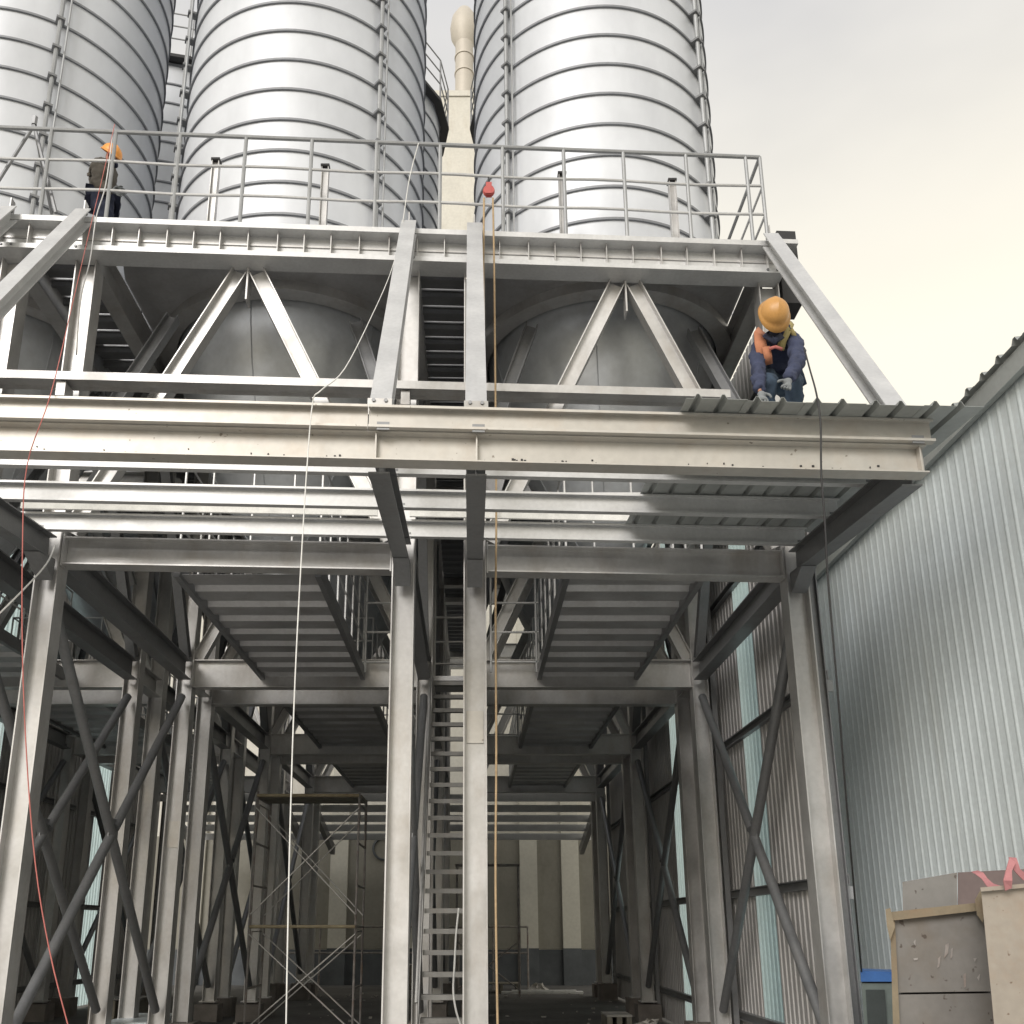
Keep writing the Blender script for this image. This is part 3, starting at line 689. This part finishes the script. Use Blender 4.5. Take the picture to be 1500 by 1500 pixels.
prism(MB(), [(1303, 1336), (1434, 1322), (1434, 1334), (1303, 1349)], 6.54, 6.597).build('top_rail', M['oldwood'], b1)
prism(MB(), [(1297, 1332), (1304, 1330), (1311, 1358), (1304, 1378), (1299, 1356)], 6.52, 6.60).build('corner_hook', M['oldwood'], b1)
prism(MB(), [(1428, 1318), (1436, 1304), (1444, 1318), (1440, 1352), (1431, 1340)], 6.50, 6.58).build('corner_hook', M['oldwood'], b1)
prism(MB(), [(1304, 1349), (1311, 1349), (1318, 1500), (1326, 1880), (1318, 1880)], 6.56, 6.597).build('corner_angle', M['oldwood'], b1)
sf = MB()
for pts in ([(1385, 1384), (1390, 1381), (1389, 1396), (1383, 1404)], [(1393, 1390), (1396, 1388), (1395, 1402), (1392, 1405)], [(1374, 1404), (1378, 1400), (1376, 1416), (1373, 1418)], [(1426, 1404), (1431, 1403), (1428, 1410)], [(1411, 1428), (1415, 1425), (1415, 1446), (1412, 1447)], [(1338, 1404), (1345, 1403), (1344, 1406), (1339, 1407)], [(1431, 1432), (1436, 1426), (1434, 1437)], [(1338, 1380), (1341, 1376), (1341, 1386)]):
    prism(sf, pts, 6.592, 6.597)
tag(sf.build('scuff_marks', M['rusty'], b1), kind='stuff')
b3 = thing('tall_brown_bin', P(1400, 1500, 7.6, False), 'plain bin with grey and brown sides standing behind the grey leaning bin', 'bin')
m = MB(); pp = [P(1322, 1292, 7.5, False), P(1402, 1277, 7.5, False), P(1402, 1380, 7.5, False), P(1322, 1380, 7.5, False)]
prism(MB(), [(1322, 1292), (1402, 1278), (1402, 1840), (1330, 1840)], 7.5, 7.9).build('grey_side', M['box'], b3)
prism(MB(), [(1403, 1278), (1520, 1272), (1530, 1840), (1403, 1840)], 7.52, 7.9).build('brown_side', M['brownbox'], b3)
b2 = thing('beige_steel_bin', P(1470, 1500, 6.0, False), 'beige scratched steel bin at the lower right corner with pink straps over it', 'bin')
prism(MB(), [(1437, 1303), (1470, 1301), (1540, 1294), (1600, 1880), (1490, 1880), (1452, 1455)], 6.0, 6.5).build('front_panel', M['box2'], b2)
prism(MB(), [(1436, 1300), (1540, 1291), (1540, 1297), (1437, 1306)], 5.96, 5.997).build('rim', M['box2'], b2)
def strap(pts, lb):
    m = MB(); c = [P(x, y, Y, False) for x, y, Y in pts]
    i0 = len(m.v)
    for k, p in enumerate(c):
        w = (c[min(k+1, len(c)-1)] - c[max(k-1, 0)]).normalized(); u = w.cross(Vector((0, 1, 0))).normalized()
        wd = .022 + .006*math.sin(k*2.1)
        for a, b in ((-wd, -.003), (wd, -.005), (wd, .001), (-wd, .003)): m.v.append(tuple(p + u*a + Vector((0, b, 0))))
    for k in range(len(c)-1):
        for a in range(4): b = (a+1) % 4; m.f.append([i0+4*k+a, i0+4*k+b, i0+4*k+4+b, i0+4*k+4+a])
    m.f.append([i0, i0+1, i0+2, i0+3][::-1]); n = len(c)-1; m.f.append([i0+4*n+a for a in range(4)])
    tag(m.build('pink_strap', M['pink']), lb, 'strap', 'pink straps on the bins')
strap([(1427, 1276, 6.3), (1434, 1279, 6.25), (1442, 1287, 6.2), (1450, 1296, 6.15), (1462, 1302, 6.1)], 'limp pink strap lying diagonally over the bin rim, left one')
strap([(1477, 1303, 5.94), (1476, 1290, 5.9), (1478, 1274, 5.9), (1483, 1260, 5.92)], 'upright pink strap tied in the middle of the bin rim')
strap([(1483, 1256, 5.96), (1485, 1266, 5.95), (1491, 1276, 5.95), (1500, 1284, 5.95), (1512, 1287, 5.95)], 'pink strap hanging to the right corner of the photo')
# blue topped cabinet by the wall
cb = thing('electric_cabinet', (3.75, 9.3, 0), 'grey green cabinet with blue top band standing by the workshop wall', 'cabinet')
c0 = P(1261, 1424, 9.2, False); c1 = P(1312, 1424, 9.2, False)
prism(MB(), [(1262, 1440), (1318, 1440), (1333, 1682), (1277, 1682)], 9.2, 9.7).build('body', M['cabinet'], cb)
prism(MB(), [(1260, 1422), (1318, 1424), (1319, 1438), (1261, 1438)], 9.17, 9.72).build('top_band', M['blue'], cb)
prism(MB(), [(1268, 1450), (1296, 1450), (1308, 1630), (1279, 1630)], 9.16, 9.197).build('door', M['screen'], cb)

# ================================================================= ropes, cords and cables
def cord(name, pts, r, m, lb, cat='rope'):
    c = [P(x, y, Y) if len(q) == 0 else None for (x, y, Y, *q) in pts]
    # smooth
    o = []
    for i in range(len(c)-1):
        a = c[max(i-1, 0)]; b = c[i]; d = c[i+1]; e = c[min(i+2, len(c)-1)]
        for s in range(5):
            t = s/5; o.append(.5*((2*b) + (d-a)*t + (2*a-5*b+4*d-e)*t*t + (-a+3*b-3*d+e)*t**3))
    o.append(c[-1]); return tag(MB().path(o, r, 6).build(name, M[m], smooth=True), lb, cat)
cord('white_rope', [(590, 338, 9.6), (572, 400, 9.2), (545, 462, 8.6), (505, 540, 7.5), (470, 572, 6.75), (458, 590, 6.72), (450, 680, 6.7), (443, 790, 6.7), (432, 1000, 6.7), (424, 1250, 6.7), (418, 1560, 6.7)], .0055, 'white', 'white rope sagging from the platform beam and hanging to the ground left of centre')
cord('red_cord', [(168, 182, 9.6), (150, 260, 9.5), (133, 330, 9.4), (105, 450, 8.6), (75, 575, 6.75), (40, 680, 6.72), (33, 800, 6.7), (34, 1000, 6.7), (48, 1230, 6.7), (72, 1390, 6.7), (110, 1540, 6.7)], .0045, 'red', 'thin red cord hanging down past the left column')
cord('hanging_rope', [(166, 190, 9.62), (155, 270, 9.6), (141, 318, 9.55), (132, 380, 9.5), (118, 440, 9.4), (112, 520, 9.5)], .008, 'steel', 'pale cord hanging from the railing over the left strut')
cord('slack_rope', [(80, 800, 9.5), (68, 826, 9.3), (38, 860, 9.0), (-10, 908, 8.8)], .009, 'white', 'short white cord from the left column top to the photo edge', 'cord')
cord('black_cable', [(1178, 510, 7.0), (1186, 540, 6.9), (1196, 577, 6.5), (1202, 620, 6.45), (1203, 690, 6.45), (1208, 760, 6.5), (1213, 850, 6.6), (1226, 1000, 6.8), (1238, 1150, 7.2), (1250, 1290, 7.8), (1258, 1380, 8.6), (1262, 1424, 9.0)], .008, 'black', 'black cable hanging from the canopy edge down to the cabinet', 'cable')
cord('brown_rope', [(722, 290, 9.5), (724, 400, 9.48), (726, 600, 9.46), (727, 750, 9.4), (726, 900, 9.3), (727, 1100, 9.3), (726, 1300, 9.3), (730, 1560, 9.3)], .0115, 'rope', 'long brown rope hanging from the red pulley to the floor')
cord('short_brown_rope', [(709, 290, 9.5), (708, 420, 9.48), (709, 530, 9.46), (711, 592, 9.44)], .012, 'rope', 'shorter brown rope falling from the pulley to the canopy')
cord('thin_line', [(613, 210, 9.7), (600, 260, 9.7), (590, 325, 9.6), (585, 342, 9.55)], .006, 'white', 'thin pale line from the top rail to the strut head', 'cord')
cord('grey_hose', [(672, 1330, 11.7), (668, 1370, 11.7), (666, 1410, 11.6), (664, 1450, 11.5), (668, 1480, 11.4), (676, 1505, 11.4)], .012, 'white', 'looping grey hose beside the lower stair treads', 'hose')
pl = thing('rope_pulley', P(716, 280, 9.5), 'red rope pulley hanging from the platform railing', 'pulley')
c = P(716, 280, 9.5)
m = MB().lathe((0, 0, 0), [(.001, -.03), (.065, -.03), (.072, -.012), (.05, 0), (.072, .012), (.065, .03), (.001, .03)], 20); m.v = [(c.x+x, c.y+z, c.z+y) for x, y, z in m.v]; m.build('wheel', M['pulley'], pl)
for s in (-.036, .036): MB().box((c.x-.035, c.y+s-.003, c.z-.06), (c.x+.035, c.y+s+.003, c.z+.10)).build('cheek', M['pulley'], pl)
MB().path([(c.x, c.y, c.z+.09), (c.x+.01, c.y, c.z+.13), (c.x, c.y, c.z+.17), (c.x-.005, c.y+.04, c.z+.24)], .008, 6).build('hook', M['black'], pl)
# tripod hoist on the platform, far left
tp = thing('tripod_hoist', P(50, 310, 9.9), 'thin dark tripod of tubes on the platform at the far left', 'tripod')
top = P(50, 183, 9.9)
for (x, y, Y) in ((-15, 285, 9.8), (82, 312, 9.8), (76, 314, 10.6)): MB().rod(top, P(x, y, Y), .022, 6).build('leg', M['steel_d'], tp)
MB().rod(top, top+Vector((0, 0, .12)), .035, 6).build('head', M['steel_d'], tp)

# ================================================================= PEOPLE
def skin(name, parent, verts, edges, rads, m, sub=3, base=None):
    me = bpy.data.meshes.new(name); b = base or Vector(verts[0])
    me.from_pydata([tuple(Vector(v) - b) for v in verts], edges, []); me.materials.append(m)
    o = bpy.data.objects.new(name, me); link(o, parent, b)
    md = o.modifiers.new('skin', 'SKIN'); md.use_smooth_shade = True
    if not me.skin_vertices: 
        pass
    sv = me.skin_vertices[0].data
    for i, r in enumerate(rads): sv[i].radius = r if isinstance(r, tuple) else (r, r); sv[i].use_root = (i == 0)
    s = o.modifiers.new('sub', 'SUBSURF'); s.levels = sub; s.render_levels = sub
    return o
FOLD = bpy.data.textures.new('cloth_folds', 'CLOUDS'); FOLD.noise_scale = .085; FOLD.noise_depth = 2
def figure(root, J, cl, fat=1.):
    """J: joints in world space. One continuous body; clothes are slightly larger skins over it."""
    order = ['pelvis', 'waist', 'chest', 'neckb', 'neck', 'head', 'crown', 'shL', 'elL', 'wrL', 'shR', 'elR', 'wrR', 'hipL', 'knL', 'anL', 'toL', 'hipR', 'knR', 'anR', 'toR']
    vi = {n: i for i, n in enumerate(order)}
    E = [('pelvis','waist'),('waist','chest'),('chest','neckb'),('neckb','neck'),('neck','head'),('head','crown'),('chest','shL'),('shL','elL'),('elL','wrL'),('chest','shR'),('shR','elR'),('elR','wrR'),
         ('pelvis','hipL'),('hipL','knL'),('knL','anL'),('anL','toL'),('pelvis','hipR'),('hipR','knR'),('knR','anR'),('anR','toR')]
    rad = dict(pelvis=(.135,.105), waist=(.13,.10), chest=(.155,.115), neckb=(.075,.07), neck=(.058,.06), head=(.078,.092), crown=(.062,.07), shL=.066, elL=.045, wrL=.03, shR=.066, elR=.045, wrR=.03,
               hipL=.085, knL=.06, anL=.04, toL=.035, hipR=.085, knR=.06, anR=.04, toR=.035)
    if fat != 1: rad = {k: (v if k in ('head', 'crown', 'neck', 'neckb') else (tuple(q_*fat for q_ in v) if isinstance(v, tuple) else v*fat)) for k, v in rad.items()}
    rad_c = dict(rad)
    rad = {k: (tuple(q_*.3 for q_ in v) if k == 'chest' else v*.35 if k in ('shL', 'shR') else v if k in ('head', 'crown', 'neck') else (tuple(q_*.5 for q_ in v) if isinstance(v, tuple) else v*.6)) for k, v in rad.items()}
    body = skin('body', root, [J[n] for n in order], [(vi[a], vi[b]) for a, b in E], [rad[n] for n in order], M['skin'])
    def sub(name, ns, m, grow):
        ix = {n: i for i, n in enumerate(ns)}
        ed = [(ix[a], ix[b]) for a, b in E if a in ix and b in ix]
        rr = []
        for n in ns:
            r = rad_c[n]; r = r if isinstance(r, tuple) else (r, r); rr.append((r[0]+grow, r[1]+grow))
        o = skin(name, root, [J[n] for n in ns], ed, rr, m)
        d = o.modifiers.new('folds', 'DISPLACE'); d.texture = FOLD; d.strength = .065; d.mid_level = .5; d.texture_coords = 'LOCAL'
        return o
    sub('jacket', ['chest', 'waist', 'pelvis', 'neckb', 'shL', 'elL', 'wrL', 'shR', 'elR', 'wrR'], M[cl[0]], .022)
    sub('trousers', ['pelvis', 'hipL', 'knL', 'anL', 'hipR', 'knR', 'anR'], M[cl[1]], .024)
    for s in 'LR':
        a = J['an'+s]; b = J['to'+s]
        skin('boot', root, [a, a.lerp(b, .2)+Vector((0, 0, -.03)), b], [(0, 1), (1, 2)], [.058, .055, .045], M['black'])
    return body
def helmet(root, c, tilt, m, fwd, s_=.96):
    # c centre, tilt: matrix
    h = MB(); n = 28; prof = []
    for k in range(9): a = k/8*math.pi/2; prof.append((.132*math.cos(a)*(1 if k else 1), .125*math.sin(a)))
    h.lathe((0, 0, 0), [(.142, -.022), (.150, -.012), (.134, 0)] + prof[1:-1] + [(.001, .126)], n)
    o = []
    for x, y, z in h.v:
        rr = math.hypot(x, y)
        k = 1.14 if True else 1
        yy = y*k
        if z < 0 and y < 0: yy -= .05*(-y/.15)              # peak at the front (-y local)
        if abs(x) < .03 and z > .02: z += .010*(1-abs(x)/.03)
        o.append(tuple(Vector(c) + tilt @ (Vector((x, yy, z))*s_)))
    h.v = o; return h.build('helmet', m, root, smooth=True)
def hand(root, w, d, side, m, s=1., curl=.5, name='glove'):
    """w wrist, d direction of the palm, side: vector towards the thumb"""
    d = d.normalized(); side = (side - d*side.dot(d)).normalized(); nrm = d.cross(side)
    vs = [w, w + d*.045*s, w + d*.085*s]; ed = [(0, 1), (1, 2)]; rd = [(.028*s, .02*s), (.038*s, .018*s), (.036*s, .016*s)]
    for i, (off, ln) in enumerate(((.030, .075), (.010, .085), (-.010, .080), (-.030, .062))):
        b = w + d*.095*s + side*off*s; k = len(vs)
        m1 = b + (d*.9 - nrm*curl*.4).normalized()*ln*.45*s; m2 = m1 + (d*.6 - nrm*curl).normalized()*ln*.35*s; m3 = m2 + (d*.3 - nrm*curl*1.2).normalized()*ln*.25*s
        vs += [b, m1, m2, m3]; ed += [(2, k), (k, k+1), (k+1, k+2), (k+2, k+3)]; rd += [.0105*s, .010*s, .009*s, .008*s]
    k = len(vs); b = w + d*.03*s + side*.035*s; t1 = b + (d*.5+side*.7).normalized()*.035*s; t2 = t1 + (d*.9+side*.2 - nrm*curl*.4).normalized()*.032*s
    vs += [b, t1, t2]; ed += [(1, k), (k, k+1), (k+1, k+2)]; rd += [.013*s, .012*s, .010*s]
    return skin(name, root, vs, ed, rd, m, 1)
def face(root, hc, fwd, up, m=None):
    fwd = fwd.normalized(); rt = fwd.cross(up).normalized(); up = rt.cross(fwd)
    nm = MB().lathe((0, 0, 0), [(.001, -.02), (.016, -.012), (.012, .01), (.001, .025)], 8); nm.v = [tuple(hc + fwd*(.088+p[1]*.5) + rt*p[0] + up*(p[2]-.01)) for p in nm.v]; nm.build('nose', M['skin'], root, smooth=True)
    for s in (-1, 1):
        e = MB().lathe((0, 0, 0), [(.001, -.006), (.008, 0), (.001, .006)], 8); e.v = [tuple(hc + fwd*.085 + rt*(s*.032+p[0]) + up*(.02+p[2]) + fwd*p[1]*.3) for p in e.v]; e.build('eye', M['black'], root)
        e = MB().lathe((0, 0, 0), [(.001, -.03), (.018, -.01), (.02, .012), (.001, .03)], 8); e.v = [tuple(hc + rt*(s*.088+p[0]*.4) + fwd*p[1] + up*p[2]) for p in e.v]; e.build('ear', M['skin'], root)

# --- worker crouching on the canopy sheets, right
base = P(1140, 582, 7.35); zs = H+Z_s(7.35)+.05; bx0 = XX(1135, 560, 7.3)
root = thing('person', (base.x, base.y, zs), 'worker in yellow helmet and navy work clothes crouching at the canopy edge and reaching down', 'person')
def q(x, y, Y): return P(x, y, Y)
J = dict(
 pelvis=q(1142, 556, 7.65), waist=q(1141, 528, 7.62), chest=q(1140, 502, 7.45), neckb=q(1137, 487, 7.33), neck=q(1134, 478, 7.28), head=q(1132, 466, 7.20), crown=q(1131, 454, 7.10),
 shL=q(1163, 498, 7.40), elL=q(1169, 525, 7.15), wrL=q(1156, 556, 6.80),
 shR=q(1113, 506, 7.40), elR=q(1110, 540, 7.30), wrR=q(1113, 574, 7.05),
 hipL=q(1156, 556, 7.7), knL=q(1164, 560, 7.30), anL=q(1168, 626, 7.5), toL=q(1168, 630, 7.3),
 hipR=q(1126, 556, 7.7), knR=q(1124, 560, 7.28), anR=q(1122, 626, 7.5), toR=q(1122, 630, 7.3))
figure(root, J, ('denim', 'denim2'))
fd = Vector((0, -.75, -.66))
face(root, J['head'], fd, Vector((0, -.5, .8)))
skin('neck_scarf', root, [J['neck']+fd*.05+Vector((0, 0, -.03)), J['neckb']+fd*.05], [(0, 1)], [.075, .085], M['navy'])
tl_ = Matrix.Rotation(R(84), 3, 'X')
helmet(root, J['head'] + tl_ @ Vector((0, 0, .045)) + Vector((0, -.01, .01)), tl_, M['helmet'], None)
wL = J['wrL']; hand(root, wL, q(1143, 590, 6.70)-wL, Vector((-1, 0, .2)), M['glove'], 1.12, .5)
wR = J['wrR']; hand(root, wR, Vector((.05, -.2, -.5)), Vector((1, 0, .2)), M['glove'], 1.1, .6)
# vest: shoulder bands and chest panels
def band(name, pts, w, m, off=.0, th=.016):
    pts = [Vector(p) for p in pts]; mb = MB(); i0 = 0
    for k, p in enumerate(pts):
        t_ = (pts[min(k+1, len(pts)-1)] - pts[max(k-1, 0)]).normalized(); u = t_.cross(Vector((0, 1, .3))).normalized(); n_ = t_.cross(u)
        for a, b in ((-w, -th), (w, -th), (w, th), (-w, th)): mb.v.append(tuple(p + u*a + n_*b))
    for k in range(len(pts)-1):
        for a in range(4): b = (a+1) % 4; mb.f.append([4*k+a, 4*k+b, 4*k+4+b, 4*k+4+a])
    mb.f.append([3, 2, 1, 0]); n = len(pts)-1; mb.f.append([4*n+a for a in range(4)])
    o = mb.build(name, m, root, smooth=True); return o
band('vest_strap', [q(1154, 470, 7.50), q(1158, 474, 7.36), q(1153, 485, 7.28), q(1146, 500, 7.27), q(1143, 512, 7.28)], .034, M['vest2'], th=.008)
band('vest_strap', [q(1116, 485, 7.46), q(1112, 490, 7.33), q(1114, 503, 7.27), q(1117, 517, 7.28), q(1117, 530, 7.34)], .052, M['vest'], th=.008)
band('vest_front', [q(1122, 508, 7.24), q(1125, 522, 7.25), q(1126, 534, 7.30)], .035, M['vest'], th=.006)

band('vest_side', [q(1165, 500, 7.36), q(1163, 490, 7.30), q(1158, 482, 7.28)], .02, M['vest2'], th=.006)
band('scarf', [q(1123, 492, 7.22), q(1134, 500, 7.18), q(1145, 492, 7.22)], .03, M['navy'], th=.012)
band('vest_tab', [q(1127, 511, 7.21), q(1136, 508, 7.20), q(1146, 512, 7.21)], .014, M['red'], th=.006)

# --- worker standing behind the railing, left
zf = 8.07
root = thing('person', P(155, 320, 10.25), 'worker in orange helmet and brown jacket standing behind the railing at the far left', 'person')
def q(x, y, Y=10.25): return P(x, y, Y)
fx = XX(150, 300, 10.2); fy = q(150, 300).y
J = dict(pelvis=q(151, 292), waist=q(150, 276), chest=q(151, 250), neckb=q(157, 240), neck=q(160, 238), head=q(164, 233), crown=q(164, 224),
 shL=q(148, 247, 10.05), elL=q(143, 272, 10.02), wrL=q(163, 280, 9.95),
 shR=q(153, 246, 10.45), elR=q(156, 270, 10.5), wrR=q(168, 276, 10.4),
 hipL=q(150, 296, 10.15), knL=q(154, 322, 10.12), anL=q(152, 346, 10.15), toL=q(162, 350, 10.15),
 hipR=q(151, 296, 10.35), knR=q(158, 322, 10.35), anR=q(156, 346, 10.38), toR=q(166, 350, 10.38))
dz = H + zf + .05 - min(J['toL'].z, J['toR'].z)
for s in 'LR':
    J['an'+s].z = H+zf+.10; J['to'+s].z = H+zf+.05; J['kn'+s].z = (J['hip'+s].z + J['an'+s].z)/2
figure(root, J, ('brown', 'navy'), 1.35)
face(root, J['head'], Vector((.85, -.2, -.5)), Vector((.3, 0, .9)))
skin('face_mask', root, [J['head']+Vector((.06, -.01, -.05)), J['neck']+Vector((.05, -.02, -.06))], [(0, 1)], [.065, .075], M['navy'])
helmet(root, J['crown']+Vector((0, 0, -.01)), Matrix.Rotation(R(55), 3, 'Z') @ Matrix.Rotation(R(42), 3, 'X'), M['helmet2'], None)
hand(root, J['wrL'], Vector((.5, -.1, -.2)), Vector((0, -.3, 1)), M['glove'], 1, .6)
hand(root, J['wrR'], Vector((.5, -.1, -.2)), Vector((0, .3, 1)), M['glove'], 1, .6)
